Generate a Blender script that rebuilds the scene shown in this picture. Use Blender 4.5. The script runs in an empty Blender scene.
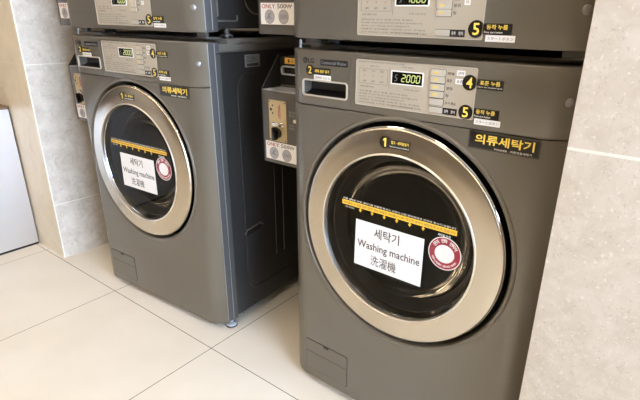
import bpy, bmesh, math, random
from mathutils import Vector, Matrix
random.seed(4)
scn = bpy.context.scene
COL = scn.collection
PI = math.pi

# ------------------------------------------------------------------ materials
def lin(c):
    return tuple((v / 12.92 if v <= .04045 else ((v + .055) / 1.055) ** 2.4) for v in c)

def hexc(h):
    return lin(tuple(int(h[i:i + 2], 16) / 255 for i in (0, 2, 4)))

def mat(name, hx, rough=.5, metal=0., spec=.5, aniso=0., emit=None, es=0., coat=0.):
    m = bpy.data.materials.new(name); m.use_nodes = True
    b = m.node_tree.nodes['Principled BSDF']
    b.inputs['Base Color'].default_value = (*hexc(hx), 1)
    b.inputs['Roughness'].default_value = rough
    b.inputs['Metallic'].default_value = metal
    b.inputs['Specular IOR Level'].default_value = spec
    b.inputs['Anisotropic'].default_value = aniso
    b.inputs['Coat Weight'].default_value = coat
    if emit:
        b.inputs['Emission Color'].default_value = (*hexc(emit), 1)
        b.inputs['Emission Strength'].default_value = es
    return m

def nd(m, t, **k):
    n = m.node_tree.nodes.new(t)
    for a, v in k.items():
        setattr(n, a, v)
    return n

def lk(m, a, b):
    m.node_tree.links.new(a, b)

def speckle_paint(name, hx, rough, metal):
    """metallic lacquer with a very fine flake variation"""
    m = mat(name, hx, rough, metal)
    b = m.node_tree.nodes['Principled BSDF']
    tc = nd(m, 'ShaderNodeTexCoord')
    nz = nd(m, 'ShaderNodeTexNoise'); nz.inputs['Scale'].default_value = 900; nz.inputs['Detail'].default_value = 1
    mp = nd(m, 'ShaderNodeMapRange'); mp.inputs['To Min'].default_value = rough - .04; mp.inputs['To Max'].default_value = rough + .04
    lk(m, tc.outputs['Object'], nz.inputs['Vector']); lk(m, nz.outputs['Fac'], mp.inputs['Value']); lk(m, mp.outputs['Result'], b.inputs['Roughness'])
    return m

def mathn(m, op, a, b=None, c=None):
    n = nd(m, 'ShaderNodeMath', operation=op)
    for i, v in enumerate((a, b, c)):
        if v is None: continue
        if isinstance(v, (int, float)): n.inputs[i].default_value = v
        else: lk(m, v, n.inputs[i])
    return n.outputs[0]

def stone(name, hxa, hxb, hxc, scale, rough, grout_z, axis, grout_hex, gw=.004, grout_u=None, vein=.5):
    """polished limestone / marble slabs with pale grout lines every 0.6 m"""
    m = mat(name, hxa, rough)
    b = m.node_tree.nodes['Principled BSDF']
    geo = nd(m, 'ShaderNodeNewGeometry')
    sep = nd(m, 'ShaderNodeSeparateXYZ'); lk(m, geo.outputs['Position'], sep.inputs[0])
    n1 = nd(m, 'ShaderNodeTexNoise'); n1.inputs['Scale'].default_value = scale; n1.inputs['Detail'].default_value = 6; n1.inputs['Roughness'].default_value = .62; n1.inputs['Distortion'].default_value = .6
    lk(m, geo.outputs['Position'], n1.inputs['Vector'])
    r1 = nd(m, 'ShaderNodeValToRGB')
    e = r1.color_ramp.elements
    e[0].position = .32; e[0].color = (*hexc(hxb), 1); e[1].position = .62; e[1].color = (*hexc(hxa), 1)
    lk(m, n1.outputs['Fac'], r1.inputs['Fac'])
    # fossil-like rounded flecks
    v = nd(m, 'ShaderNodeTexVoronoi'); v.inputs['Scale'].default_value = scale * 3.2; v.inputs['Randomness'].default_value = 1
    n2 = nd(m, 'ShaderNodeTexNoise'); n2.inputs['Scale'].default_value = scale * 2.5; n2.inputs['Detail'].default_value = 3
    mixv = nd(m, 'ShaderNodeMix', data_type='VECTOR'); mixv.inputs[0].default_value = .06
    lk(m, geo.outputs['Position'], n2.inputs['Vector']); lk(m, geo.outputs['Position'], mixv.inputs[4]); lk(m, n2.outputs['Color'], mixv.inputs[5])
    lk(m, mixv.outputs[1], v.inputs['Vector'])
    sel = nd(m, 'ShaderNodeSeparateColor'); lk(m, v.outputs['Color'], sel.inputs[0])
    pick = mathn(m, 'GREATER_THAN', sel.outputs[0], .72)
    edge = nd(m, 'ShaderNodeMapRange'); edge.inputs['From Min'].default_value = .28; edge.inputs['From Max'].default_value = .42; edge.inputs['To Min'].default_value = 1; edge.inputs['To Max'].default_value = 0
    lk(m, v.outputs['Distance'], edge.inputs['Value'])
    fk = mathn(m, 'MULTIPLY', mathn(m, 'MULTIPLY', pick, edge.outputs[0]), vein)
    mx = nd(m, 'ShaderNodeMix', data_type='RGBA'); lk(m, fk, mx.inputs[0]); lk(m, r1.outputs[0], mx.inputs[6]); mx.inputs[7].default_value = (*hexc(hxc), 1)
    # light flecks
    n3 = nd(m, 'ShaderNodeTexNoise'); n3.inputs['Scale'].default_value = scale * 5; n3.inputs['Detail'].default_value = 4
    lk(m, geo.outputs['Position'], n3.inputs['Vector'])
    lf = nd(m, 'ShaderNodeMapRange'); lf.inputs['From Min'].default_value = .60; lf.inputs['From Max'].default_value = .70; lf.inputs['To Max'].default_value = .45
    lk(m, n3.outputs['Fac'], lf.inputs['Value'])
    mx2 = nd(m, 'ShaderNodeMix', data_type='RGBA'); lk(m, lf.outputs[0], mx2.inputs[0]); lk(m, mx.outputs[2], mx2.inputs[6])
    mx2.inputs[7].default_value = (*hexc(grout_hex), 1)
    # grout lines
    z = mathn(m, 'FRACT', mathn(m, 'DIVIDE', mathn(m, 'SUBTRACT', sep.outputs[2], grout_z - .6), .6))
    g = mathn(m, 'GREATER_THAN', mathn(m, 'ABSOLUTE', mathn(m, 'SUBTRACT', z, .5)), .5 - gw / 2 / .6)
    if grout_u is not None:
        src = sep.outputs[0 if axis == 'x' else 1]
        u = mathn(m, 'FRACT', mathn(m, 'DIVIDE', mathn(m, 'SUBTRACT', src, grout_u - 12), 1.2))
        g2 = mathn(m, 'GREATER_THAN', mathn(m, 'ABSOLUTE', mathn(m, 'SUBTRACT', u, .5)), .5 - gw / 2 / 1.2)
        g = mathn(m, 'MAXIMUM', g, g2)
    mx3 = nd(m, 'ShaderNodeMix', data_type='RGBA'); lk(m, g, mx3.inputs[0]); lk(m, mx2.outputs[2], mx3.inputs[6]); mx3.inputs[7].default_value = (*hexc(grout_hex), 1)
    lk(m, mx3.outputs[2], b.inputs['Base Color'])
    return m

def floor_mat():
    m = mat('polished_porcelain_tiles', 'E4DAC6', .16, 0, .5)
    b = m.node_tree.nodes['Principled BSDF']
    geo = nd(m, 'ShaderNodeNewGeometry')
    mp = nd(m, 'ShaderNodeMapping', vector_type='TEXTURE')
    mp.inputs['Location'].default_value = (-.3041, -.0878, 0)
    mp.inputs['Rotation'].default_value = (0, 0, .0169)
    mp.inputs['Scale'].default_value = (.5992, .5992, 1)
    lk(m, geo.outputs['Position'], mp.inputs['Vector'])
    sep = nd(m, 'ShaderNodeSeparateXYZ'); lk(m, mp.outputs[0], sep.inputs[0])
    gs = []
    for k in (0, 1):
        f = mathn(m, 'FRACT', mathn(m, 'ADD', sep.outputs[k], 20.))
        gs.append(mathn(m, 'GREATER_THAN', mathn(m, 'ABSOLUTE', mathn(m, 'SUBTRACT', f, .5)), .5 - .0021))
    g = mathn(m, 'MAXIMUM', gs[0], gs[1])
    n = nd(m, 'ShaderNodeTexNoise'); n.inputs['Scale'].default_value = 3.5; n.inputs['Detail'].default_value = 3
    lk(m, geo.outputs['Position'], n.inputs['Vector'])
    r = nd(m, 'ShaderNodeValToRGB'); e = r.color_ramp.elements
    e[0].position = .3; e[0].color = (*hexc('DFD5C1'), 1); e[1].position = .7; e[1].color = (*hexc('E7DDCB'), 1)
    lk(m, n.outputs['Fac'], r.inputs['Fac'])
    mx = nd(m, 'ShaderNodeMix', data_type='RGBA'); lk(m, g, mx.inputs[0]); lk(m, r.outputs[0], mx.inputs[6]); mx.inputs[7].default_value = (*hexc('4E4436'), 1)
    lk(m, mx.outputs[2], b.inputs['Base Color'])
    rr = nd(m, 'ShaderNodeMapRange'); rr.inputs['To Min'].default_value = .16; rr.inputs['To Max'].default_value = .6
    lk(m, g, rr.inputs['Value']); lk(m, rr.outputs[0], b.inputs['Roughness'])
    return m

def brushed(name, hx, rough, aniso, axis='Y', radial=True):
    m = mat(name, hx, rough, 1., .5, aniso)
    b = m.node_tree.nodes['Principled BSDF']
    if radial:
        t = nd(m, 'ShaderNodeTangent', direction_type='RADIAL', axis=axis)
        lk(m, t.outputs[0], b.inputs['Tangent'])
    return m

def glass_mat(name, tint, ior=1.45):
    m = bpy.data.materials.new(name); m.use_nodes = True
    nt = m.node_tree; nt.nodes.clear()
    out = nt.nodes.new('ShaderNodeOutputMaterial')
    tr = nt.nodes.new('ShaderNodeBsdfTransparent'); tr.inputs[0].default_value = (*hexc(tint), 1)
    gl = nt.nodes.new('ShaderNodeBsdfGlossy'); gl.inputs['Roughness'].default_value = .02
    fr = nt.nodes.new('ShaderNodeFresnel'); fr.inputs['IOR'].default_value = ior
    mx = nt.nodes.new('ShaderNodeMixShader')
    nt.links.new(fr.outputs[0], mx.inputs[0]); nt.links.new(tr.outputs[0], mx.inputs[1]); nt.links.new(gl.outputs[0], mx.inputs[2]); nt.links.new(mx.outputs[0], out.inputs[0])
    return m

M = dict(
    paint=speckle_paint('graphite_lacquer', '6F685B', .36, .5),
    fascia=speckle_paint('graphite_lacquer_upper', '6F685B', .36, .5),
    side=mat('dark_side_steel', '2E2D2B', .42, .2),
    coin_body=speckle_paint('dark_coin_box_paint', '57524A', .4, .3),
    post=speckle_paint('graphite_post', '4C4A47', .42, .25),
    bead=mat('highlight_and_screw_metal', '8E8D8B', .35, .8),
    satin=mat('satin_bead', 'F4F0E6', .3, 1.),
    frame=speckle_paint('graphite_frame', '6A655D', .38, .3),
    black=mat('black_plastic', '0D0C0B', .4),
    gloss_black=mat('gloss_black_plastic', '0A0908', .12),
    matt_black=mat('matt_black', '080706', .8),
    ring=brushed('brushed_steel_ring', 'D2CABC', .2, .6),
    chrome=mat('bright_chrome', 'F0EEE8', .06, 1.),
    dish=mat('polished_dish', 'C9C9C9', .1, 1.),
    gasket=mat('grey_rubber_gasket', '25231F', .6),
    drum=mat('drum_steel', '4A463E', .5, .6),
    panel=mat('champagne_panel', 'B5AA96', .42, .25),
    panel_edge=mat('pale_edge', 'CFC6B4', .35, .5),
    button=mat('button_grey', 'BBB3A3', .4, .1),
    led=mat('amber_mark', 'D8BE6A', .4),
    ink=mat('dark_ink', '39332B', .6),
    ink_soft=mat('grey_ink', '6E6558', .6),
    lcd=mat('display_black', '050606', .15),
    digit=mat('lit_digits', '101408', .4, emit='EAF59A', es=1.15),
    digit_dim=mat('dim_segment', '6A7076', .4),
    sticker=mat('black_sticker', '120E0B', .35),
    white=mat('white_paper', 'E9E6E0', .55),
    white_ink=mat('white_ink', 'E8E4DA', .5),
    gold=mat('yellow_lettering', 'F0CF58', .45),
    stripe=mat('yellow_stripe', 'E2B233', .5),
    red=mat('red_badge', '8C2631', .45),
    red_ink=mat('red_ink', 'A04048', .5),
    coin=mat('coin_print', 'A7A3A4', .5),
    coin_ink=mat('coin_line', '77737A', .5),
    plate=mat('champagne_coin_plate', 'C3AE84', .35, .4),
    amber=mat('amber_sticker', 'DDA838', .45),
    glass=glass_mat('smoked_door_glass', 'DAD6CE', 1.35),
    bowl=glass_mat('door_bowl_glass', '827C72', 1.25),
    foot=mat('grey_foot', 'B9BBBE', .35, .3),
    label=mat('foil_label', '8E8E8A', .4, .3),
    steel=mat('brushed_stainless', 'E8EAEC', .55, 1.),
    brown=mat('brown_trim', '6A5138', .5),
    dark_gap=mat('dark_seal', '3A332B', .6),
    grout=mat('white_corner_grout', 'E4DCCB', .6),
    plaster=mat('warm_plaster', 'D6D0C4', .7),
    ceil=mat('white_ceiling', 'ECEAE4', .8),
    alum=mat('window_aluminium', '6B6B6B', .4, .6),
    lamp=mat('ceiling_diffuser', 'FFFFFF', .5, emit='FFE8C8', es=12.5),
    lamp_frame=mat('lamp_frame', 'D8D8D8', .4),
)
M['door'] = mat('added_door_dark', '3B342C', .4)
M['near_dark'] = mat('dark_for_reflections', '6F6558', .5)
M['pane'] = glass_mat('window_glass', 'F4F8FA')

# ------------------------------------------------------------------ mesh helpers
def finish(name, bm, m, parent=None, angle=35, mesh=None):
    me = mesh or bpy.data.meshes.new(name)
    if bm is not None:
        bmesh.ops.recalc_face_normals(bm, faces=bm.faces)
        bm.to_mesh(me); bm.free()
    for p in me.polygons: p.use_smooth = True
    me.set_sharp_from_angle(angle=math.radians(angle))
    me.materials.clear(); me.materials.append(m)
    o = bpy.data.objects.new(name, me); COL.objects.link(o)
    if parent: o.parent = parent
    return o

def box(bm, x0, x1, y0, y1, z0, z1, bev=0., seg=2):
    r = bmesh.ops.create_cube(bm, size=1)
    vs = r['verts']
    for v in vs:
        v.co = Vector(((x0 + x1) / 2 + v.co.x * (x1 - x0), (y0 + y1) / 2 + v.co.y * (y1 - y0), (z0 + z1) / 2 + v.co.z * (z1 - z0)))
    if bev:
        es = list({e for v in vs for e in v.link_edges})
        bmesh.ops.bevel(bm, geom=es, offset=bev, segments=seg, profile=.5, affect='EDGES')

def bx(name, b, m, parent=None, bev=0., seg=2):
    bm = bmesh.new(); box(bm, *b, bev, seg); return finish(name, bm, m, parent)

def rrect(x0, x1, z0, z1, r, n=5):
    pts = []
    for cx, cz, a0 in ((x1 - r, z1 - r, 0), (x0 + r, z1 - r, 90), (x0 + r, z0 + r, 180), (x1 - r, z0 + r, 270)):
        for k in range(n + 1):
            a = math.radians(a0 + 90 * k / n)
            pts.append((cx + r * math.cos(a), cz + r * math.sin(a)))
    return pts

def prism_y(bm, pts, y0, y1):
    """polygon in x-z extruded along y"""
    a = [bm.verts.new((x, y0, z)) for x, z in pts]; b = [bm.verts.new((x, y1, z)) for x, z in pts]
    bm.faces.new(a); bm.faces.new(b[::-1])
    n = len(pts)
    for i in range(n): bm.faces.new((a[i], b[i], b[(i + 1) % n], a[(i + 1) % n]))

def prism_z(bm, pts, z0, z1):
    a = [bm.verts.new((x, y, z0)) for x, y in pts]; b = [bm.verts.new((x, y, z1)) for x, y in pts]
    bm.faces.new(a); bm.faces.new(b[::-1])
    n = len(pts)
    for i in range(n): bm.faces.new((a[i], b[i], b[(i + 1) % n], a[(i + 1) % n]))

def prism_x(bm, pts, x0, x1):
    a = [bm.verts.new((x0, y, z)) for y, z in pts]; b = [bm.verts.new((x1, y, z)) for y, z in pts]
    bm.faces.new(a); bm.faces.new(b[::-1])
    n = len(pts)
    for i in range(n): bm.faces.new((a[i], b[i], b[(i + 1) % n], a[(i + 1) % n]))

def plate(name, x0, x1, z0, z1, y, t, m, parent, r=.002, skew=0.):
    """thin rounded plate lying on a front plane y (its face at y - t)"""
    bm = bmesh.new(); prism_y(bm, rrect(x0, x1, z0, z1, min(r, abs(z1 - z0) / 2.01, abs(x1 - x0) / 2.01)), y - t, y)
    if skew:
        for v in bm.verts: v.co.z += skew * (v.co.x - x0)
    return finish(name, bm, m, parent)

def frame_strip(bm, x0, x1, z0, z1, r, w, y0, y1):
    o = rrect(x0, x1, z0, z1, r); i = rrect(x0 + w, x1 - w, z0 + w, z1 - w, max(r - w, .0003))
    n = len(o)
    vo0 = [bm.verts.new((x, y0, z)) for x, z in o]; vi0 = [bm.verts.new((x, y0, z)) for x, z in i]
    vo1 = [bm.verts.new((x, y1, z)) for x, z in o]; vi1 = [bm.verts.new((x, y1, z)) for x, z in i]
    for k in range(n):
        j = (k + 1) % n
        bm.faces.new((vo0[k], vo0[j], vi0[j], vi0[k])); bm.faces.new((vo1[k], vi1[k], vi1[j], vo1[j]))
        bm.faces.new((vo0[k], vo1[k], vo1[j], vo0[j])); bm.faces.new((vi0[k], vi0[j], vi1[j], vi1[k]))

def lathe(bm, prof, cx, cz, seg=96, closed=False):
    """profile of (r, y) turned round the y axis through (cx, cz)"""
    rings = []
    for r, y in prof:
        if r < 1e-6:
            rings.append([bm.verts.new((cx, y, cz))]); continue
        rings.append([bm.verts.new((cx + r * math.cos(2 * PI * k / seg), y, cz + r * math.sin(2 * PI * k / seg))) for k in range(seg)])
    pairs = list(zip(rings, rings[1:]))
    if closed: pairs.append((rings[-1], rings[0]))
    for a, b in pairs:
        for k in range(seg):
            j = (k + 1) % seg
            if len(a) == 1 and len(b) == 1: continue
            if len(a) == 1: bm.faces.new((a[0], b[k], b[j]))
            elif len(b) == 1: bm.faces.new((a[k], a[j], b[0]))
            else: bm.faces.new((a[k], a[j], b[j], b[k]))

def disc(name, cx, cz, r, y, t, m, parent, seg=40, sz=1.):
    bm = bmesh.new()
    prism_y(bm, [(cx + r * math.cos(2 * PI * k / seg), cz + sz * r * math.sin(2 * PI * k / seg)) for k in range(seg)], y - t, y)
    return finish(name, bm, m, parent)

def modded(o, *mods):
    """apply modifiers into a plain mesh"""
    dg = bpy.context.evaluated_depsgraph_get()
    me = bpy.data.meshes.new_from_object(o.evaluated_get(dg))
    o.modifiers.clear(); o.data = me
    return o

def bevel_apply(o, w, seg=2, ang=30):
    b = o.modifiers.new('b', 'BEVEL'); b.width = w; b.segments = seg; b.limit_method = 'ANGLE'; b.angle_limit = math.radians(ang)
    modded(o)
    for p in o.data.polygons: p.use_smooth = True
    o.data.set_sharp_from_angle(angle=math.radians(24))

def cut(o, bm):
    me = bpy.data.meshes.new('cutter'); bmesh.ops.recalc_face_normals(bm, faces=bm.faces); bm.to_mesh(me); bm.free()
    c = bpy.data.objects.new('cutter', me); COL.objects.link(c)
    md = o.modifiers.new('c', 'BOOLEAN'); md.object = c; md.operation = 'DIFFERENCE'; md.solver = 'EXACT'
    modded(o)
    bpy.data.objects.remove(c)
    for p in o.data.polygons: p.use_smooth = True
    o.data.set_sharp_from_angle(angle=math.radians(24))

def text_mesh(body, bold=0., shear=0., spacing=1.):
    cu = bpy.data.curves.new('t', 'FONT'); cu.body = body; cu.size = 1; cu.extrude = .01; cu.offset = bold; cu.shear = shear
    cu.resolution_u = 2; cu.space_character = spacing
    o = bpy.data.objects.new('t', cu); COL.objects.link(o)
    dg = bpy.context.evaluated_depsgraph_get()
    me = bpy.data.meshes.new_from_object(o.evaluated_get(dg))
    bpy.data.objects.remove(o); bpy.data.curves.remove(cu)
    return me

def text(name, lines, m, parent, y, t=.0003, bold=0., shear=0., skew=0., x_ref=0., axis='front'):
    """lines: (string, x0, x1, z0, z1[, rot]) each fitted into its box; one lettering mesh.  Letters face -y."""
    bm = bmesh.new()
    for ln in lines:
        s, x0, x1, z0, z1 = ln[:5]
        me = text_mesh(s, bold, shear)
        if not me.vertices: continue
        xs = [v.co.x for v in me.vertices]; ys = [v.co.y for v in me.vertices]
        ax, bx_, ay, by = min(xs), max(xs), min(ys), max(ys)
        sx = (x1 - x0) / (bx_ - ax); sy = (z1 - z0) / (by - ay)
        for v in me.vertices:
            X = x0 + (v.co.x - ax) * sx; Z = z0 + (v.co.y - ay) * sy
            Z += skew * (X - x_ref)
            v.co = Vector((X, y - t * (1 if v.co.z > 0 else 0), Z))
        bm.from_mesh(me); bpy.data.meshes.remove(me)
    if axis == 'side':
        pass
    return finish(name, bm, m, parent)

def arc_text(name, s, m, parent, cx, cz, r, h, a0, a1, y, t=.0003, bold=0., inward=False):
    """characters spread along an arc (degrees, measured from +x, clockwise from a0 to a1)"""
    bm = bmesh.new(); n = len(s)
    for i, ch in enumerate(s):
        if ch == ' ': continue
        a = math.radians(a0 + (a1 - a0) * (i + .5) / n)
        me = text_mesh(ch, bold)
        xs = [v.co.x for v in me.vertices]; ys = [v.co.y for v in me.vertices]
        mx, my = (min(xs) + max(xs)) / 2, (min(ys) + max(ys)) / 2
        k = h / max(max(ys) - min(ys), .5)
        rot = a - PI / 2 if not inward else a + PI / 2
        for v in me.vertices:
            X = (v.co.x - mx) * k; Z = (v.co.y - my) * k
            v.co = Vector((cx + r * math.cos(a) + X * math.cos(rot) - Z * math.sin(rot), y - (t if v.co.z > 0 else 0), cz + r * math.sin(a) + X * math.sin(rot) + Z * math.cos(rot)))
        bm.from_mesh(me); bpy.data.meshes.remove(me)
    return finish(name, bm, m, parent)

def rod(bm, pts, r, seg=8):
    """round bar along a polyline"""
    prev = None
    for i, p in enumerate(pts):
        p = Vector(p)
        d = (Vector(pts[min(i + 1, len(pts) - 1)]) - Vector(pts[max(i - 1, 0)])).normalized()
        up = Vector((0, 0, 1)) if abs(d.z) < .9 else Vector((1, 0, 0))
        a = d.cross(up).normalized(); b = d.cross(a).normalized()
        ring = [bm.verts.new(p + (a * math.cos(2 * PI * k / seg) + b * math.sin(2 * PI * k / seg)) * r) for k in range(seg)]
        if prev:
            for k in range(seg): bm.faces.new((prev[k], prev[(k + 1) % seg], ring[(k + 1) % seg], ring[k]))
        else: bm.faces.new(ring[::-1])
        prev = ring
    bm.faces.new(prev)

def thing(name, label, cat, loc=(0, 0, 0), rz=0., group=None):
    o = bpy.data.objects.new(name, None); COL.objects.link(o)
    o.empty_display_size = .1
    o.location = loc; o.rotation_euler = (0, 0, rz); o['label'] = label; o['category'] = cat
    if group: o['group'] = group
    return o

def struct(name, bm, m):
    o = finish(name, bm, m); o['kind'] = 'structure'; return o

def copy_tree(o, parent=None):
    c = o.copy(); COL.objects.link(c)
    if parent: c.parent = parent
    for ch in list(o.children): copy_tree(ch, c)
    return c

# ------------------------------------------------------------------ the machine front shared by washer and dryer
XL, XR = -.016, .684            # sides of the cabinet
CX, CZ = .3310, .5689           # door centre
def front_profile(yb):
    f = [(-.0095, .036), (-.0085, .033), (.006, .0185), (.026, .0062), (.046, 0), (.622, 0), (.642, .0062), (.662, .0185), (.6765, .033), (.6775, .036)]
    return f + [(XR - .012, yb), (XL + .012, yb)]

def front_block(name, z0, z1, m, parent, yb=.075, bev=.0035):
    bm = bmesh.new(); prism_z(bm, front_profile(yb), z0, z1)
    o = finish(name, bm, m, parent)
    bevel_apply(o, bev, 3, 50)
    return o

def seam_gap(root, z):
    bm = bmesh.new(); prism_z(bm, [(XL + .016 if x < 0 and y > .05 else (x + .004 if x < .3 else x - .004), y + .0035) for x, y in front_profile(.070)], z - .003, z + .003)
    return finish('seam_gap', bm, M['matt_black'], root)

SEG = {'0': 'abcdef', '1': 'bc', '2': 'abged', '5': 'afgcd', 'S': 'afgcd'}
def seven(bm, ch, x, z, w, h, y, t, th, sh=.14):
    P = {'a': (0, h, w, h), 'd': (0, 0, w, 0), 'g': (0, h / 2, w, h / 2), 'f': (0, h / 2, 0, h), 'b': (w, h / 2, w, h), 'e': (0, 0, 0, h / 2), 'c': (w, 0, w, h / 2)}
    for s in SEG[ch]:
        x0, z0, x1, z1 = P[s]
        g = th * .25
        if x0 == x1: pts = [(x0 - th / 2, z0 + g), (x0 + th / 2, z0 + g), (x0 + th / 2, z1 - g), (x0 - th / 2, z1 - g)]
        else: pts = [(x0 + g, z0 - th / 2), (x1 - g, z0 - th / 2), (x1 - g, z0 + th / 2), (x0 + g, z0 + th / 2)]
        prism_y(bm, [(x + px + (pz) * sh, z + pz) for px, pz in pts], y - t, y)

def control_panel(root, b, digits, washer):
    """champagne control plate; b = height of its lower edge"""
    u0, u1 = .2085, .4908
    H = .0984
    p = plate('control_panel', u0, u1, b, b + H, 0, .0022, M['panel'], root, .004)
    p['label'] = 'champagne control plate with price display and push buttons'
    bm = bmesh.new(); frame_strip(bm, u0, u1, b, b + H, .004, .0016, -.0030, 0); finish('panel_rim', bm, M['panel_edge'], p)
    y = -.0022; up = 0 if washer else .005
    bm = bmesh.new(); frame_strip(bm, .3005, .3775, b + .0525 + up, b + .0810 + up, .002, .0024, y - .0016, y); finish('display_bezel', bm, M['white'], p)
    plate('display_window', .3025, .3755, b + .0540 + up, b + .0795 + up, y, .0008, M['lcd'], p, .001)
    bm = bmesh.new()
    for k, ch in enumerate(digits):
        seven(bm, ch, .3262 + k * .0115, b + .0597 + up, .0074, .0138, y - .0008, .0003, .0021)
    finish('lit_digits', bm, M['digit'], p)
    bm = bmesh.new(); seven(bm, '5', .3090, b + .0602 + up, .0048, .0120, y - .0008, .0003, .0012, .25); finish('currency_mark', bm, M['digit_dim'], p)
    rows = [.0838, .0704, .0557, .0414, .0266] if washer else [.0838, .0704, .0594, .0462]
    for k, z in enumerate(rows):
        d = finish_button(p, .3942, .4250, b + z - .0062, b + z + .0062, y)
    bm = bmesh.new()
    for k, z in enumerate(rows[:4]):
        box(bm, .4005, .4105, y - .0031, y - .0024, b + z - .0022, b + z + .0022)
    finish('button_marks', bm, M['led'], p)
    finish_button(p, .3952, .4254, b + .0052, b + .0162, y)
    q = plate('start_label', .4258, .4562, b + .0040, b + .0170, y, .0006, M['sticker'], p, .001)
    text('start_lettering', [('동작', .4295, .4375, b + .0072, b + .0138), ('정지', .4435, .4525, b + .0072, b + .0138)], M['white_ink'], p, y - .0006)
    # printed legends
    L = []
    for k, s in enumerate(('냉수', '온수', '표준')):
        L.append((s, .2270 + k * .0225, .2370 + k * .0225, b + .0735, b + .0775))
        L.append(('세탁', .2275 + k * .0225, .2365 + k * .0225, b + .0520, b + .0555))
        L.append(('.', .2306 + k * .0225, .2331 + k * .0225, b + .0640, b + .0665))
    L += [('세탁 코스', .2460, .2700, b + .0840, b + .0875), ('투입 금액', .3260, .3500, b + .0865, b + .0900),
          ('전원을 켠 후 코스를 선택하고 동전을 넣어 주세요', .2150, .3330, b + .0925, b + .0950),
          ('사용 방법 안내', .2190, .2560, b + .0400, b + .0440), ('잔액 시간 표시', .3340, .3700, b + .0420, b + .0455)]
    body = ['세탁물을 넣고 문을 닫아 주세요', '동전을 투입구에 넣으면 금액이 표시됩니다', '원하는 코스 버튼을 눌러 선택합니다', '세제와 유연제를 서랍에 넣어 주세요', '동작 버튼을 누르면 세탁이 시작됩니다']
    for k, s in enumerate(body):
        z = b + .0335 - k * .0062
        L.append((s, .2180, .2180 + (.125, .148, .118, .155, .140)[k], z - .0030, z))
    L.append(('문의는 관리자에게 해 주세요', .3050, .3760, b + .0052, b + .0085))
    text('printed_text', L, M['ink_soft'], p, y)
    bm = bmesh.new(); frame_strip(bm, .2165, .2915, b + .0480, b + .0800, .001, .0006, y - .0002, y)
    box(bm, .2950, .2956, y - .0002, y, b + .0420, b + .0860); finish('printed_border', bm, M['ink_soft'], p)
    T = []
    for k, z in enumerate(rows):
        T.append((('찌든때', '표준', '불림', '헹굼', '추가 헹굼')[k], .4290, (.4430, .4400, .4420, .4350, .4520)[k], b + z - .0028, b + z + .0028))
    text('button_text', T, M['ink'], p, y)
    if washer:
        plate('white_tag', .4486, .4660, b + .0813, b + .0915, y, .0006, M['white'], p, .001)
        plate('white_tag', .4472, .4658, b + .0655, b + .0758, y, .0006, M['white'], p, .001)
        text('tag_lettering', [('강력', .4512, .4632, b + .0836, b + .0890), ('표준', .4500, .4630, b + .0680, b + .0732)], M['ink'], p, y - .0006)
    else:
        plate('white_tag', .4496, .4613, b + .0600, b + .0702, y, .0006, M['white'], p, .001)
        text('tag_lettering', [('건조', .4520, .4590, b + .0625, b + .0678)], M['ink'], p, y - .0006)
    return p

def finish_button(p, x0, x1, z0, z1, y):
    bm = bmesh.new(); prism_y(bm, rrect(x0, x1, z0, z1, .0022), y - .0024, y)
    o = finish('button', bm, M['button'], p)
    bm = bmesh.new(); frame_strip(bm, x0 - .0011, x1 + .0011, z0 - .0011, z1 + .0011, .0028, .0011, y - .0006, y)
    finish('button_gap', bm, M['ink_soft'], p)
    return o

def step_sticker(root, num, cx, cz, r, tag, lines, label, y=-.0024, yn=None, white=None, ylow=-.0006):
    """black round number sticker with its black tag"""
    bm = bmesh.new()
    prism_y(bm, [(cx + r * math.cos(2 * PI * k / 32), cz + r * math.sin(2 * PI * k / 32)) for k in range(32)], y - .0006, y + (.0024 if y < -.001 else .0005))
    x0, x1, z0, z1 = tag
    box(bm, x0, x1, ylow - .0008, ylow + .0006, z0, z1)
    s = finish('step_sticker', bm, M['sticker'], root); s['label'] = label
    if num == '1':
        bm = bmesh.new(); prism_y(bm, [(cx - r * .06, cz - r * .68), (cx + r * .24, cz - r * .68), (cx + r * .24, cz + r * .68), (cx, cz + r * .68), (cx - r * .34, cz + r * .42), (cx - r * .34, cz + r * .16), (cx - r * .06, cz + r * .32)], y - .0010, y - .0005)
        finish('step_number', bm, M['gold'], s)
    else: text('step_number', [(num, cx - r * (.24 if num == '1' else .42), cx + r * (.24 if num == '1' else .42), cz - r * .68, cz + r * .68)], M['gold'], s, y - .0006, bold=.015)
    text('yellow_lettering', [l for l in lines if l[-1] == 'y'], M['gold'], s, ylow - .0008, bold=.012)
    text('white_lettering', [l for l in lines if l[-1] == 'w'], M['white_ink'], s, ylow - .0008)
    if white:
        wt = plate('white_tag', *white[:4], ylow + .0004, .0010, M['white'], s, .0008)
        text('tag_lettering', [(white[4], white[0] + .003, white[1] - .003, white[2] + .003, white[3] - .003)], M['ink_soft'], s, ylow - .0006)
    return s

def feet(root, z0, z1, pts, r=.021, m='foot'):
    for x, y in pts:
        bm = bmesh.new()
        def ring(rr, z): return [bm.verts.new((x + rr * math.cos(2 * PI * k / 24), y + rr * math.sin(2 * PI * k / 24), z)) for k in range(24)]
        R = [ring(*q) for q in ((r, z0), (r, z0 + .006), (r * .93, z0 + .0085), (r * .45, z0 + .012), (.008, z0 + .013), (.008, z1))]
        for a, b in zip(R, R[1:]):
            for k in range(24): bm.faces.new((a[k], a[(k + 1) % 24], b[(k + 1) % 24], b[k]))
        bm.faces.new(R[0][::-1]); bm.faces.new(R[-1])
        f = finish('levelling_foot', bm, M[m], root)
        bm = bmesh.new()
        prism_z(bm, [(x + (r + .0012) * math.cos(2 * PI * k / 24), y + (r + .0012) * math.sin(2 * PI * k / 24)) for k in range(24)], z0, z0 + .005)
        finish('rubber_pad', bm, M['black'], f)

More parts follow.
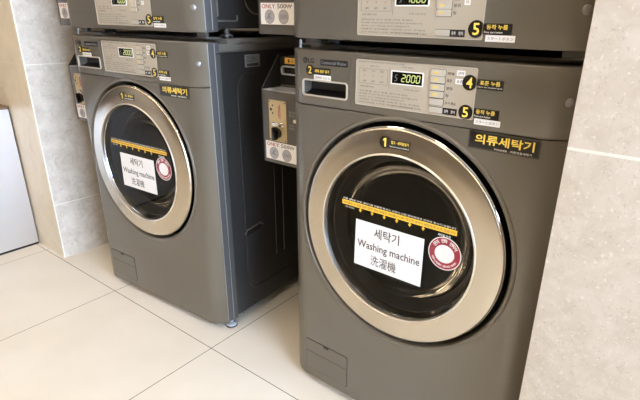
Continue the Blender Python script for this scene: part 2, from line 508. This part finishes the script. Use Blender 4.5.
def screw(root, x, z, y):
    bm = bmesh.new()
    nx, ny = .645, -.764      # outward normal of the sloping right edge
    n = Vector((nx, ny, 0)); t = Vector((-ny, nx, 0))
    c = Vector((x, y, z))
    rings = []
    for rr, d in ((.0085, -.002), (.0085, .001), (.006, .003), (.0022, .0034)):
        rings.append([bm.verts.new(c + n * d + t * rr * math.cos(2 * PI * k / 20) + Vector((0, 0, 1)) * rr * math.sin(2 * PI * k / 20)) for k in range(20)])
    for a, b in zip(rings, rings[1:]):
        for k in range(20): bm.faces.new((a[k], a[(k + 1) % 20], b[(k + 1) % 20], b[k]))
    bm.faces.new(rings[-1])
    s = finish('screw', bm, M['bead'], root); s['label'] = 'bright chrome screw head on the dark fascia'

def cabinet(root, z0, z1, top_lid, washer):
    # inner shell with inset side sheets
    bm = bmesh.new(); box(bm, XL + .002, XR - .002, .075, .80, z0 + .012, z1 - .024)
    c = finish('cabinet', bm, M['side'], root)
    if washer:      # dark mouth behind the door opening
        pass
    bm = bmesh.new()
    box(bm, XL, XR, .075, .80, z1 - .030, z1 - .008, .002)
    finish('cabinet_top_frame', bm, M['frame'], root)
    for s in (XL, XR):
        k = 1 if s > 0 else -1
        e = s - k * .0065
        bm = bmesh.new()
        prism_z(bm, [(e, .0368), (s - k * .0010, .0560), (s - k * .0010, .0780), (s - k * .0200, .0780), (s - k * .0200, .0560)], z0 + .004, z1 - .004)
        t = finish('corner_post', bm, M['post'], root)
        bm = bmesh.new(); rod(bm, [(e + k * .0003, .0362, z0 + .006), (e + k * .0003, .0362, z1 - .006)], .0013, 8); rod(bm, [(s - k * .0008, .0570, z0 + .006), (s - k * .0008, .0570, z1 - .006)], .0013, 8)  # pale metal beads stand in for the highlights on the bevelled edges
        finish('edge_highlight_bead', bm, M['bead'], t)
        bm = bmesh.new(); rod(bm, [(s - k * .0016, .060, z1 - .032), (s - k * .0016, .80, z1 - .032)], .0012, 8)  # paler bead stands in for the highlight line along the side seam
        finish('seam_highlight_bead', bm, M['frame'], root)
    if top_lid:
        bx('top_lid', (XL - .003, XR + .003, .107, .802, z1 - .0095, z1 + .006), M['frame'], root, .0025)
    return c

def groove(bm, pts, r=.0022):
    rod(bm, pts, r, 6)

def arc_pts(x, cy, cz, r, a0, a1, n=8):
    return [(x, cy + r * math.cos(math.radians(a0 + (a1 - a0) * k / n)), cz + r * math.sin(math.radians(a0 + (a1 - a0) * k / n))) for k in range(n + 1)]

# ------------------------------------------------------------------ washer
def drum_and_door(root, dz, rr=1.0, washer=True):
    cz = CZ + dz
    # raised lip round the opening
    bm = bmesh.new(); lathe(bm, [(.2895, .002), (.2880, -.0018), (.2845, -.0036), (.2800, -.0024), (.2772, .002), (.2760, .012), (.2755, .052), (.2800, .052), (.2820, .02)], CX, cz, 96, True)
    finish('door_surround', bm, M['paint'], root)
    bm = bmesh.new(); lathe(bm, [(.2790, .052), (.2560, .053), (.2540, .075), (.2140, .085)], CX, cz)
    finish('recess_floor', bm, M['matt_black'], root)
    # door: shell, brushed ring, bright beads, dish, pane
    bm = bmesh.new(); lathe(bm, [(.2630, -.0030), (.2655, -.0005), (.2660, .012), (.2640, .034), (.2560, .045), (.1980, .047), (.1980, .030), (.2600, .012)], CX, cz, 128, True)
    d = finish('door', bm, M['gloss_black'], root)
    d['label'] = 'round door with a wide brushed steel ring'
    bm = bmesh.new(); lathe(bm, [(.2655, -.0020), (.2648, -.0055), (.2628, -.0078), (.2590, -.0088), (.2300, -.0108), (.2075, -.0128)], CX, cz, 160)
    finish('steel_ring', bm, M['ring'], d)
    bm = bmesh.new(); lathe(bm, [(.2082, -.0126), (.2076, -.0150), (.2058, -.0160), (.2040, -.0148), (.2032, -.0110), (.2032, -.002)], CX, cz, 128)
    finish('chrome_bead', bm, M['satin'], d)
    bm = bmesh.new(); lathe(bm, [(.2652, -.0035), (.2664, -.0025), (.2667, -.0002), (.2662, .0020)], CX, cz, 128)
    finish('chrome_rim', bm, M['chrome'], d)
    bm = bmesh.new(); lathe(bm, [(.2032, -.004), (.2010, .002), (.1982, .009), (.1955, .016)], CX, cz, 128)
    finish('polished_dish', bm, M['dish'], d)
    bm = bmesh.new(); lathe(bm, [(.1960, .0155), (.1925, .0165), (.1850, .030), (.1790, .044), (.1770, .052)], CX, cz, 128)
    finish('inner_rim', bm, M['black'], d)
    bm = bmesh.new(); lathe(bm, [(.1775, .050), (.1720, .050), (.1700, .060), (.1560, .086), (.1300, .110), (.0900, .128), (.0450, .137), (0, .139)], CX, cz, 96)
    finish('glass_bowl', bm, M['bowl'], d)
    bm = bmesh.new(); lathe(bm, [(.2036, .0012), (.2036, -.0020), (.1500, -.0022), (.1000, -.0023), (.05, -.0023), (0, -.0023)], CX, cz, 96)
    finish('window_pane', bm, M['glass'], d)
    # rubber gasket and drum behind
    bm = bmesh.new(); lathe(bm, [(.2160, .082), (.2000, .070), (.1860, .066), (.1800, .072), (.1790, .090), (.1860, .104), (.1800, .116), (.1830, .135), (.2350, .140)], CX, cz, 96)
    finish('gasket', bm, M['gasket'], root)
    bm = bmesh.new(); lathe(bm, [(.1850, .140), (.2500, .146), (.2620, .160), (.2620, .540), (.2450, .560), (.2000, .565), (.0700, .555), (0, .553)], CX, cz, 96)
    dr = finish('drum', bm, M['drum'], root)
    for k in range(3):
        a = math.radians(90 + 120 * k + 35)
        bm = bmesh.new()
        c, s = math.cos(a), math.sin(a)
        def P(r, w, y): return (CX + r * c - w * s, y, cz + r * s + w * c)
        v = [bm.verts.new(P(*q)) for q in ((.262, -.04, .16), (.262, .04, .16), (.205, .012, .19), (.205, -.012, .19), (.262, -.04, .55), (.262, .04, .55), (.205, .012, .52), (.205, -.012, .52))]
        for f in ((0, 1, 2, 3), (7, 6, 5, 4), (0, 4, 5, 1), (1, 5, 6, 2), (2, 6, 7, 3), (3, 7, 4, 0)): bm.faces.new([v[i] for i in f])
        finish('drum_lifter', bm, M['drum'], dr)
    return d

def make_washer():
    root = thing('washing_machine', '', 'washing machine')
    SEAM = .8543
    lo = front_block('front_panel', .026, SEAM - .0008, M['paint'], root)
    bm = bmesh.new(); lathe(bm, [(0, -.1), (.2835, -.1), (.2835, .2), (0, .2)], CX, CZ, 128)
    cut(lo, bm)
    fa = front_block('fascia', SEAM + .0006, .983, M['fascia'], root)
    # pocket of the detergent drawer
    bm = bmesh.new(); prism_y(bm, rrect(.050, .182, .879, .9135, .006), -.05, .040); cut(fa, bm)
    seam_gap(root, SEAM)
    # cabinet: sheet box with a mouth for the drum
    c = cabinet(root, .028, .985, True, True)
    bm = bmesh.new(); lathe(bm, [(0, 0), (.2685, 0), (.2685, .60), (0, .60)], CX, CZ, 96); cut(c, bm)
    # bottom plinth
    bx('plinth', (XL + .05, XR - .05, .10, .78, .018, .04), M['black'], root)
    feet(root, 0, .034, [(.662, .062), (.006, .062), (.652, .75), (.018, .75)], .021)
    drum_and_door(root, 0)
    # service flap bottom left
    fl = plate('service_flap', .0504, .2030, .0565, .1590, .0008, .0022, M['paint'], root, .006)
    bm = bmesh.new(); frame_strip(bm, .0490, .2044, .0551, .1604, .007, .0018, -.0006, .001); finish('flap_gap', bm, M['matt_black'], fl)
    bm = bmesh.new(); box(bm, .118, .136, -.0022, -.0012, .1518, .1590); finish('flap_latch', bm, M['black'], fl)
    bm = bmesh.new(); box(bm, .0535, .2, -.00175, -.0012, .1175, .1188); finish('flap_crease', bm, M['gasket'], fl)
    # detergent drawer
    dw = bmesh.new(); frame_strip(dw, .0335, .1930, .8565, .9735, .006, .0014, -.0007, .0006)
    d = finish('detergent_drawer', dw, M['frame'], root)
    bm = bmesh.new(); frame_strip(bm, .0472, .1848, .8762, .9163, .0085, .0036, -.0028, .002); finish('pocket_rim', bm, M['panel_edge'], d)
    bm = bmesh.new(); box(bm, .0505, .1815, .030, .0385, .8795, .9130); finish('pocket_back', bm, M['gasket'], d)
    bm = bmesh.new(); prism_x(bm, [(.001, .8795), (.030, .8795), (.030, .8900), (.016, .8835)], .0512, .1812); finish('pocket_slope', bm, M['black'], d)
    # maker's mark and name plate
    cx, cz, r = .0560, .9590, .0072
    bm = bmesh.new(); prism_y(bm, [(cx + r * math.cos(2 * PI * k / 32), cz + r * math.sin(2 * PI * k / 32)) for k in range(32)], -.0007, .0006)
    lg = finish('maker_logo', bm, M['sticker'], root)
    bm = bmesh.new()
    pts = [(cx + r * .72 * math.cos(math.radians(a)), -.0008, cz + r * .72 * math.sin(math.radians(a))) for a in range(70, 361, 15)] + [(cx + r * .1, -.0008, cz)]
    rod(bm, pts, .00035, 6); box(bm, cx - .0006, cx + .0006, -.0013, -.0006, cz - r * .4, cz + r * .4); box(bm, cx - .0006, cx + .0024, -.0013, -.0006, cz - r * .4, cz - r * .4 + .0011)
    box(bm, cx - .0035, cx - .0019, -.0013, -.0006, cz + .0012, cz + .0028)
    finish('logo_face', bm, M['ink_soft'], lg)
    text('logo_letters', [('LG', .0655, .0835, .9530, .9645)], M['sticker'], lg, -.0001, t=.0008, bold=.02)
    npz = plate('name_plate', .1032, .1829, .9500, .9640, .0004, .0010, M['sticker'], root, .002)
    text('plate_lettering', [('Commercial Washer', .1062, .1800, .9532, .9608)], M['label'], npz, -.0006)
    text('capacity_text', [('인버터', .1420, .1760, .9240, .9300)], M['frame'], root, -.0002)
    control_panel(root, .8726, '2000', True)
    # stickers
    step_sticker(root, '2', .0715, .9375, .0125, (.0800, .1328, .9282, .9440),
                 [('세제 섬유 넣기', .0865, .1300, .9325, .9400, 'y')], 'black and yellow step 2 sticker by the drawer', y=-.0006, white=(.0843, .1351, .9155, .9275, '洗剤を入れる'))
    step_sticker(root, '4', .4765, .9430, .0147, (.4880, .5425, .9330, .9512),
                 [('표준 누름', .4965, .5360, .9408, .9488, 'y'), ('Select the standard cycle', .4925, .5405, .9352, .9384, 'w')], 'black and yellow step 4 sticker on the control plate edge')
    step_sticker(root, '5', .4745, .8862, .0147, (.4880, .5410, .8778, .8965),
                 [('동작 누름', .4955, .5330, .8862, .8944, 'y'), ('Press start button', .4925, .5250, .8802, .8836, 'w')], 'black and yellow step 5 sticker on the control plate edge', white=(.4936, .5455, .8655, .8770, 'スタートボタン'))
    step_sticker(root, '1', .2990, .7998, .0142, (.3085, .3620, .7885, .8080),
                 [('열고 · 세탁물넣기', (.3150), .3590, .7985, .8058, 'y'), ('Open door and put the laundry in', .3120, .3600, .7905, .7945, 'w')], 'black and yellow step 1 sticker on the steel ring', y=-.0118, ylow=-.0114)
    sp = plate('name_sticker', .4862, .6255, .8180, .8535, .0004, .0012, M['sticker'], root, .0015)
    bm = bmesh.new(); frame_strip(bm, .4875, .6242, .8193, .8522, .001, .0006, -.0011, -.0007); finish('sticker_border', bm, M['ink_soft'], sp)
    text('yellow_lettering', [('의류세탁기', .5000, .6150, .8292, .8480)], M['gold'], sp, -.0008, bold=.02)
    text('white_lettering', [('WASHER · 의류전용세탁기', .5400, .6120, .8208, .8252)], M['white_ink'], sp, -.0008)
    sp['label'] = 'black sticker with large yellow lettering under the fascia'
    # notices on the door glass
    gy = -.0024
    bm = bmesh.new()
    v = [bm.verts.new((x, y, z)) for y in (gy - .0008, gy) for x, z in ((.2215, .5925), (.4110, .5925), (.4105, .4690), (.2190, .4690))]
    for f in ((0, 1, 2, 3), (7, 6, 5, 4), (0, 4, 5, 1), (1, 5, 6, 2), (2, 6, 7, 3), (3, 7, 4, 0)): bm.faces.new([v[i] for i in f])
    nt = finish('notice_sheet', bm, M['white'], root); nt['label'] = 'white paper notice taped on the door window'
    text('notice_lettering', [('세탁기', .2760, .3465, .5555, .5825), ], M['ink'], nt, gy - .0008, bold=.008)
    text('notice_characters', [('洗濯機', .2690, .3420, .4800, .5075)], M['ink'], nt, gy - .0008)
    text('notice_english', [('Washing machine', .2280, .4040, .5150, .5410)], M['ink'], nt, gy - .0008, bold=.008)
    st = plate('yellow_strip', .1775, .4860, .6225, .6345, gy, .0007, M['stripe'], root, .0006); st['label'] = 'yellow warning strip across the door window'
    text('strip_lettering', [('세탁물은 이 선을 넘지 않게 넣어 주세요 세탁물이 너무 많으면 세탁이 깨끗하게 되지 않습니다', .1810, .4830, .6254, .6312)], M['ink'], st, gy - .0007)
    text('white_lettering', [('이불 세탁은 대형 세탁기를 이용해 주시고 고장이 나면 관리자에게 연락해 주시기 바랍니다', .1800, .4830, .6362, .6408), ('세탁 한계선', .1860, .2140, .6150, .6190), ('세탁물 한계', .4420, .4720, .6120, .6175)], M['white_ink'], st, gy)
    bm = bmesh.new()
    for k in range(6):
        x = .2330 + k * .0345
        prism_y(bm, [(x - .0016, .6230), (x - .0016, .6185), (x - .0045, .6185), (x, .6120), (x + .0045, .6185), (x + .0016, .6185), (x + .0016, .6230)], gy - .0006, gy)
    finish('down_arrows', bm, M['stripe'], st)
    rx, rz = .4625, .5730
    bd = disc('round_badge', rx, rz, .0395, gy, .0007, M['red'], root, 48); bd['label'] = 'round red badge with a pale centre on the door window'
    bm = bmesh.new(); lathe(bm, [(.0395, gy), (.0395, gy - .0010), (.0376, gy - .0010), (.0376, gy)], rx, rz, 48); finish('badge_rim', bm, M['white'], bd)
    bm = bmesh.new(); prism_y(bm, [(rx + .0235 * math.cos(2 * PI * k / 32), rz - .001 + .0215 * math.sin(2 * PI * k / 32)) for k in range(32)], gy - .0012, gy); finish('badge_centre', bm, M['white'], bd)
    arc_text('badge_lettering', '문의 전화 연락처', M['white_ink'], bd, rx, rz, .0305, .0090, 150, 30, gy - .0007, bold=.01)
    arc_text('badge_small_lettering', 'COIN LAUNDRY SERVICE CENTER', M['white_ink'], bd, rx, rz, .0308, .0045, 205, 335, gy - .0007, inward=True)
    screw(root, .657, .9227, .0152)
    # right and left side pressings
    for s, d in ((XR - .002, 1), (XL + .002, -1)):
        x = s
        bm = bmesh.new()
        groove(bm, arc_pts(x, .190, .840, .048, 180, 90) + [(x, .64, .888)] + arc_pts(x, .64, .840, .048, 90, 0) + [(x, .688, .16)] + arc_pts(x, .64, .160, .048, 0, -90) + [(x, .19, .112)] + arc_pts(x, .19, .160, .048, 270, 180) + [(x, .142, .84)], .0028)
        for yy in (.300, .345):
            groove(bm, [(x, yy, .20), (x, yy, .80)], .0022)
        groove(bm, [(x, .060, .950), (x, .80, .950)], .0022)
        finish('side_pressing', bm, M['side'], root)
        bm = bmesh.new()
        pts = [(.140, .338), (.148, .330), (.212, .338), (.222, .349), (.216, .357), (.150, .349)]
        a, b = sorted((x, x + .0012 * d)); prism_x(bm, pts, a - .0005, b + .0005)
        finish('hand_slot', bm, M['matt_black'], root)
        bm = bmesh.new(); groove(bm, [(x + .001 * d, .138, .340), (x + .001 * d, .148, .352), (x + .001 * d, .216, .360), (x + .001 * d, .226, .349)], .003); finish('slot_lip', bm, M['frame'], root)
        bm = bmesh.new(); groove(bm, [(x, .10, .0350), (x, .79, .0350)], .0018); finish('bottom_rail', bm, M['label'], root)
    # rating label on the right side
    bm = bmesh.new(); box(bm, XR - .002, XR - .0012, .180, .248, .903, .941)
    lb = finish('rating_label', bm, M['label'], root); lb['label'] = 'small grey foil label high on the dark side'
    bm = bmesh.new(); box(bm, XR - .0013, XR - .0008, .188, .242, .906, .914)
    for k in range(5): box(bm, XR - .0013, XR - .0008, .186, .186 + (.03, .05, .04, .052, .036)[k], .9185 + k * .0042, .9200 + k * .0042)
    finish('label_print', bm, M['ink'], lb)
    return root

# ------------------------------------------------------------------ dryer stacked on a washer
def make_dryer():
    root = thing('tumble_dryer', '', 'dryer')
    z0 = 1.0085; z1 = 1.985; SE = 1.1420
    fa = front_block('fascia', z0, SE - .0008, M['fascia'], root)
    up = front_block('front_panel', SE + .0008, z1, M['paint'], root)
    dz = (SE + .16 + .2855) - CZ + .06
    bm = bmesh.new(); lathe(bm, [(0, -.1), (.2835, -.1), (.2835, .2), (0, .2)], CX, CZ + dz, 128); cut(up, bm)
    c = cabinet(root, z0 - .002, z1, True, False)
    bm = bmesh.new(); lathe(bm, [(0, 0), (.2685, 0), (.2685, .60), (0, .60)], CX, CZ + dz, 96); cut(c, bm)
    seam_gap(root, SE)
    drum_and_door(root, dz, washer=False)
    feet(root, .9915, 1.022, [(.640, .15), (.030, .15), (.640, .73), (.030, .73)], .020, 'frame')
    for x0, x1 in ((.612, .668), (.004, .060)):      # stacking brackets seen in the gap
        bm = bmesh.new(); box(bm, x0, x1, .045, .100, .9915, .9945); box(bm, x0 + .01, x1 - .01, .050, .064, .9915, 1.011)
        finish('stacking_bracket', bm, M['frame'], root)
    bm = bmesh.new(); rod(bm, [(.006, .040, .984), (.006, .040, 1.003)], .0032, 12); finish('bracket_screw', bm, M['foot'], root)
    control_panel(root, 1.0205, '1000', False)
    step_sticker(root, '5', .4775, 1.0396, .0155, (.4890, .5435, 1.0308, 1.0498),
                 [('동작 누름', .4965, .5360, 1.0396, 1.0478, 'y'), ('Press start button', .4930, .5270, 1.0332, 1.0368, 'w')], 'black and yellow step 5 sticker on the dryer plate edge', white=(.4965, .5510, 1.0185, 1.0300, 'スタートボタン'))
    bm = bmesh.new()
    for a, b, z in ((.040, .186, 1.0570), (.150, .186, 1.0440), (.150, .186, 1.0360)): box(bm, a, b, -.0006, .0004, z - .0009, z + .0009)
    finish('filter_seam', bm, M['frame'], root)
    screw(root, .657, 1.0739, .0152)
    for s, d in ((XR - .002, 1), (XL + .002, -1)):
        x = s
        bm = bmesh.new()
        groove(bm, [(x, .080, 1.110), (x, .080, 1.052)], .0035)
        groove(bm, [(x, .080, 1.040), (x, .150, 1.040)] + arc_pts(x, .150, 1.048, .008, -90, 0, 4) + [(x, .158, 1.056)], .003)
        groove(bm, arc_pts(x, .245, 1.115, .055, 0, 360, 24), .0025)
        groove(bm, [(x, .20, 1.22), (x, .20, 1.86)], .0025)
        groove(bm, [(x, .060, 1.950), (x, .80, 1.950)], .0022)
        finish('side_pressing', bm, M['frame'], root)
    return root

# ------------------------------------------------------------------ coin boxes
def make_coin_box():
    """bottom at z = 0.645 on the left flank of a machine"""
    root = thing('coin_box', '', 'coin box')
    x0, x1 = -.190, XL - .0040
    bm = bmesh.new()
    prism_x(bm, [(.085, .645), (.085, .858), (.160, .858), (.165, .946), (.46, .946), (.46, .645)], x0 + .003, x1)
    b = finish('housing', bm, M['coin_body'], root); bevel_apply(b, .003, 2, 40)
    for a in (x0, x1 - .003):
        bm = bmesh.new(); prism_x(bm, [(.086, .646), (.086, .862), (.158, .951), (.46, .951), (.46, .646)], a, a + .003)
        finish('cheek_plate', bm, M['side'], root)
    bm = bmesh.new(); box(bm, x0 + .0032, x1 - .0035, .087, .160, .8575, .8595); finish('coin_ledge_highlight', bm, M['foot'], root)  # pale grey sheet stands in for the lamp reflection on the ledge
    bm = bmesh.new(); box(bm, x0 + .0032, x1 - .0035, .1605, .1640, .8600, .9455); bk = finish('recess_back', bm, M['matt_black'], root)
    y = .0845
    p = plate('coin_plate', -.1590, -.0910, .7150, .8330, y + .001, .003, M['plate'], root, .003)
    p['label'] = 'champagne coin slot plate with a black knob'
    yy = y - .002
    bm = bmesh.new(); rod(bm, [(-.125, yy, .7400), (-.125, yy - .012, .7400)], .015, 20)
    box(bm, -.131, -.119, yy - .022, yy - .004, .722, .760, .003); finish('turn_knob', bm, M['gloss_black'], p)
    bm = bmesh.new(); box(bm, -.148, -.102, yy - .0014, yy, .7600, .7700, .001); finish('slot_surround', bm, M['chrome'], p)
    bm = bmesh.new(); box(bm, -.116, -.1135, yy - .0006, yy, .782, .822); box(bm, -.121, -.119, yy - .0006, yy, .786, .818); finish('engraved_text', bm, M['red_ink'], p)
    bm = bmesh.new()
    for cx_, cz_, r_ in ((-.150, .806, .004), (-.143, .818, .0025), (-.143, .796, .0025)):
        prism_y(bm, [(cx_ + r_ * math.cos(2 * PI * k / 16), cz_ + r_ * math.sin(2 * PI * k / 16)) for k in range(16)], yy - .001, yy)
    for cx_, cz_ in ((-.1545, .8285), (-.0955, .8285), (-.1545, .7195), (-.0955, .7195)):
        prism_y(bm, [(cx_ + .002 * math.cos(2 * PI * k / 12), cz_ + .002 * math.sin(2 * PI * k / 12)) for k in range(12)], yy - .001, yy)
    finish('plate_screw', bm, M['black'], p)
    text('side_lettering', [('동전', -.083, -.060, .801, .808), ('투입', -.083, -.062, .792, .799), ('반환', -.083, -.062, .765, .772), ('레버', -.083, -.064, .756, .763)], M['label'], root, .085)
    bm = bmesh.new(); rod(bm, [(-.056, .086, .783), (-.056, .079, .783)], .006, 14); finish('lock', bm, M['chrome'], root)
    # price sticker
    s = plate('price_sticker', -.178, -.0560, .6575, .7115, .0855, .0012, M['white'], root, .001)
    s['label'] = 'white price sticker with two printed coins'
    ys = .0843
    text('red_lettering', [('ONLY', -.1735, -.1235, .6975, .7085)], M['red_ink'], s, ys, bold=.008)
    text('dark_lettering', [('500', -.1150, -.0830, .6975, .7085)], M['ink'], s, ys, bold=.004)
    bm = bmesh.new()
    for a_, b_ in (((-.0815, .7085), (-.0772, .6975)), ((-.0772, .6975), (-.0728, .7085)), ((-.0728, .7085), (-.0684, .6975)), ((-.0684, .6975), (-.0640, .7085)), ((-.0830, .7050), (-.0625, .7050)), ((-.0825, .7020), (-.0630, .7020))):
        rod(bm, [(a_[0], ys, a_[1]), (b_[0], ys, b_[1])], .0005, 6)
    finish('won_sign', bm, M['ink'], s)
    for k, cx_ in enumerate((-.1445, -.0930)):
        c = disc('coin_picture', cx_, .6770, .0180, ys, .0003, M['coin'], s, 36)
    bm = bmesh.new()
    for cx_ in (-.1445, -.0930):
        lathe(bm, [(.0180, ys - .0002), (.0180, ys - .0006), (.0171, ys - .0006), (.0171, ys - .0002)], cx_, .6770, 36)
    rod(bm, [(-.155, ys - .0004, 0.6725), (-.147, ys - .0004, 0.6785), (-.1385, ys - .0004, 0.6880)], .0012, 6)
    rod(bm, [(-.147, ys - .0004, 0.6785), (-.136, ys - .0004, 0.6710)], .0010, 6)
    rod(bm, [(-.150, ys - .0004, 0.6855), (-.147, ys - .0004, 0.6785), (-.146, ys - .0004, 0.6675)], .0008, 6)
    finish('coin_outline', bm, M['coin_ink'], s)
    text('coin_number', [('500', -.1050, -.0810, .6720, .6825)], M['coin_ink'], s, ys - .0003)
    # amber sticker and return chute in the recess
    a = plate('amber_sticker', -.1650, -.1150, .9270, .9440, .1606, .0010, M['amber'], root, .001)
    text('amber_lettering', [('동전', -.139, -.121, .9310, .9400)], M['ink'], a, .1596)
    bm = bmesh.new(); prism_y(bm, [(-.151, .9405), (-.151, .9355), (-.1545, .9355), (-.149, .9300), (-.1435, .9355), (-.147, .9355), (-.147, .9405)], .1592, .1597); finish('amber_arrow', bm, M['ink'], a)
    bm = bmesh.new(); frame_strip(bm, -.1720, -.1050, .8960, .9215, .008, .0035, .1500, .1610); finish('return_chute', bm, M['foot'], root)
    bm = bmesh.new(); box(bm, -.136, -.110, .156, .1606, .898, .919); finish('chute_flap', bm, M['black'], root)
    return root

LOC_L, ROT_L = (-1.0128, -.0582, 0), .0652

wash = make_washer()
wash['label'] = 'dark grey front-loading washing machine in front, beside the beige stone pillar'
wash['group'] = 'washing machines on the tiled floor'
w2 = copy_tree(wash); w2.location = LOC_L; w2.rotation_euler = (0, 0, ROT_L)
w2['label'] = 'dark grey front-loading washing machine farther back, beside the veined marble wall'

dry = make_dryer()
dry['label'] = 'dark grey dryer stacked on the washing machine beside the beige stone pillar'
dry['group'] = 'dryers stacked on the washing machines'
d2 = copy_tree(dry); d2.location = LOC_L; d2.rotation_euler = (0, 0, ROT_L)
d2['label'] = 'dark grey dryer stacked on the washing machine near the marble wall'

coin = make_coin_box()
coin['group'] = 'coin boxes on the left flanks of the machines'
coin['label'] = 'coin box with black knob in the gap between the two washing machines'
UP = .364
spec = (((0, 0, UP), 0., 'coin box hanging above the gap, on the flank of the dryer by the pillar'),
        (LOC_L, ROT_L, 'lower coin box between the marble wall and the farther washing machine'),
        ((LOC_L[0], LOC_L[1], UP), ROT_L, 'upper coin box on the farther dryer, in front of the marble wall'))
for loc, rz, lab in spec:
    c = copy_tree(coin); c.location = loc; c.rotation_euler = (0, 0, rz); c['label'] = lab
    if loc[2] > .1:
        for ch in c.children:
            if ch.name.startswith(('price_sticker', 'coin_plate', 'side_lettering', 'lock')): ch.location.z = .013 if ch.name.startswith('price') else .024

# ------------------------------------------------------------------ steel cabinet at the far left
sc = thing('steel_cabinet', 'low brushed stainless steel cabinet against the beige wall, brown trim on top', 'cabinet', (-1.60, -.60, 0))
bx('body', (-.70, -.006, -.55, .5055, .008, .657), M['dark_gap'], sc)
bx('steel_panel', (-.012, 0, -.55, .5025, .0105, .6555), M['steel'], sc, .002)
bx('top_trim', (-.71, .004, -.556, .505, .655, .668), M['brown'], sc, .002)
bx('plinth', (-.69, -.003, -.545, .503, 0, .0095), M['matt_black'], sc)

# ------------------------------------------------------------------ setting
M['floor'] = floor_mat()
M['marble'] = stone('grey_veined_marble', 'D0C5B4', 'BBAE9B', 'A99C8A', 17, .22, .857, 'y', 'DED6C8', .0035, None, .35)
M['beige'] = stone('beige_limestone', 'DFD0B4', 'D3C3A6', 'C4B293', 7, .3, .857, 'x', 'DCCFB8', .003, None, .25)
M['pillar'] = stone('cream_fossil_limestone', 'D3C9BA', 'C6BAA8', 'B5A794', 30, .35, .8665, 'x', 'EFE7DB', .005, None, .5)

bm = bmesh.new(); box(bm, -4.2, 3.2, -4.6, 1.2, -.1, 0); struct('floor', bm, M['floor'])
bm = bmesh.new(); box(bm, -4.2, 3.2, -4.6, 1.2, 2.7, 2.8); struct('ceiling', bm, M['ceil'])
bm = bmesh.new(); box(bm, -1.60, -1.3535, -.0865, 1.0, 0, 2.7); struct('wall_left', bm, M['marble'])
bm = bmesh.new(); box(bm, -4.2, -1.3552, -.0905, -.085, 0, 2.7); box(bm, -4.2, -1.602, -.084, .1, 0, 2.7); struct('wall_far_left', bm, M['beige'])
bm = bmesh.new(); box(bm, -1.3562, -1.3527, -.0912, -.0865, 0, 2.7); struct('trim_1', bm, M['grout'])
bm = bmesh.new(); box(bm, -1.7, 1.2, .95, 1.1, 0, 2.7); struct('wall_back', bm, M['plaster'])
bm = bmesh.new(); box(bm, .687, 3.2, -.085, .94, 0, 2.7, .0015); struct('wall_right', bm, M['pillar'])
bm = bmesh.new(); box(bm, -4.3, -4.2, -4.6, 1.2, 0, 2.7); struct('wall_end', bm, M['plaster'])
bm = bmesh.new(); box(bm, -4.2, 3.2, -4.7, -4.6, 0, 2.7); struct('wall_near', bm, M['near_dark'])  # unseen wall, coloured dark to deepen reflections in the rings and glass
bm = bmesh.new(); box(bm, -4.195, -4.15, -2.75, -1.15, 0, 2.1); d_ = struct('added_door_1', bm, M['door'])  # invented door out of view, darkens what the steel rings reflect
bm = bmesh.new(); rod(bm, [(-4.14, -1.27, .95), (-4.10, -1.27, .95), (-4.10, -1.27, 1.15), (-4.14, -1.27, 1.15)], .012); finish('added_door_handle', bm, M['chrome'], d_)
# glazed shop front on the right, behind the camera's shoulder, narrowed to shape its light
for i, (ya, yb) in enumerate(((-1.95, -.25),)):
    bm = bmesh.new()
    for b in ((3.10, 3.16, ya, ya + .05, 0, 2.7), (3.10, 3.16, yb - .05, yb, 0, 2.7), (3.10, 3.16, ya + .05, yb - .05, 0, .12), (3.10, 3.16, ya + .05, yb - .05, 2.5, 2.7)): box(bm, *b)
    f = struct('window_%d' % (i + 1), bm, M['alum'])
    bm = bmesh.new(); box(bm, 3.125, 3.131, ya + .05, yb - .05, .12, 2.5); g = finish('pane', bm, M['pane'], f)

bm = bmesh.new(); box(bm, 3.10, 3.2, -4.6, -1.95, 0, 2.7); struct('wall_window_mask', bm, M['plaster'])  # unseen wall closed here to keep window light off the deeper marble
def lamp(x, y, lab):
    t = thing('ceiling_light', lab, 'ceiling light', (x, y, 2.7), 0, 'square ceiling lights')
    bm = bmesh.new(); box(bm, -.31, .31, -.31, .31, -.03, 0); finish('lamp_frame', bm, M['lamp_frame'], t)
    bm = bmesh.new(); box(bm, -.29, .29, -.29, .29, -.036, -.03); finish('diffuser', bm, M['lamp'], t)
for x in (-2.6, -1.0, .6, 2.2):
    for y in (-.9, -2.5, -3.9):
        lamp(x, y, 'square lit ceiling light panel')

# ------------------------------------------------------------------ sky, camera, view
w = bpy.data.worlds.new('sky'); scn.world = w; w.use_nodes = True
bg = w.node_tree.nodes['Background']; bg.inputs[0].default_value = (*hexc('CFE0FF'), 1); bg.inputs[1].default_value = 48.0

cam = bpy.data.cameras.new('camera'); co = bpy.data.objects.new('camera', cam); COL.objects.link(co); scn.camera = co
cx_, cy_, cz_, yaw, pitch, roll, f = .8571, -.9070, 1.0553, .6485, .3720, .0183, 483.77
fw = Vector((-math.sin(yaw) * math.cos(pitch), math.cos(yaw) * math.cos(pitch), -math.sin(pitch)))
rt = Vector((math.cos(yaw), math.sin(yaw), 0)); upv = rt.cross(fw)
r2 = rt * math.cos(roll) + upv * math.sin(roll); u2 = -rt * math.sin(roll) + upv * math.cos(roll)
mw = Matrix((r2, u2, -fw)).transposed().to_4x4(); mw.translation = Vector((cx_, cy_, cz_))
co.matrix_world = mw
cam.sensor_width = 36; cam.lens = f / 640 * 36
cam.shift_x = -20.484 / 640; cam.shift_y = 6.209 / 640
cam.clip_start = .02
vs = scn.view_settings; vs.view_transform = 'Standard'; vs.look = 'None'; vs.gamma = 1; vs.use_curve_mapping = False; vs.exposure = -.55
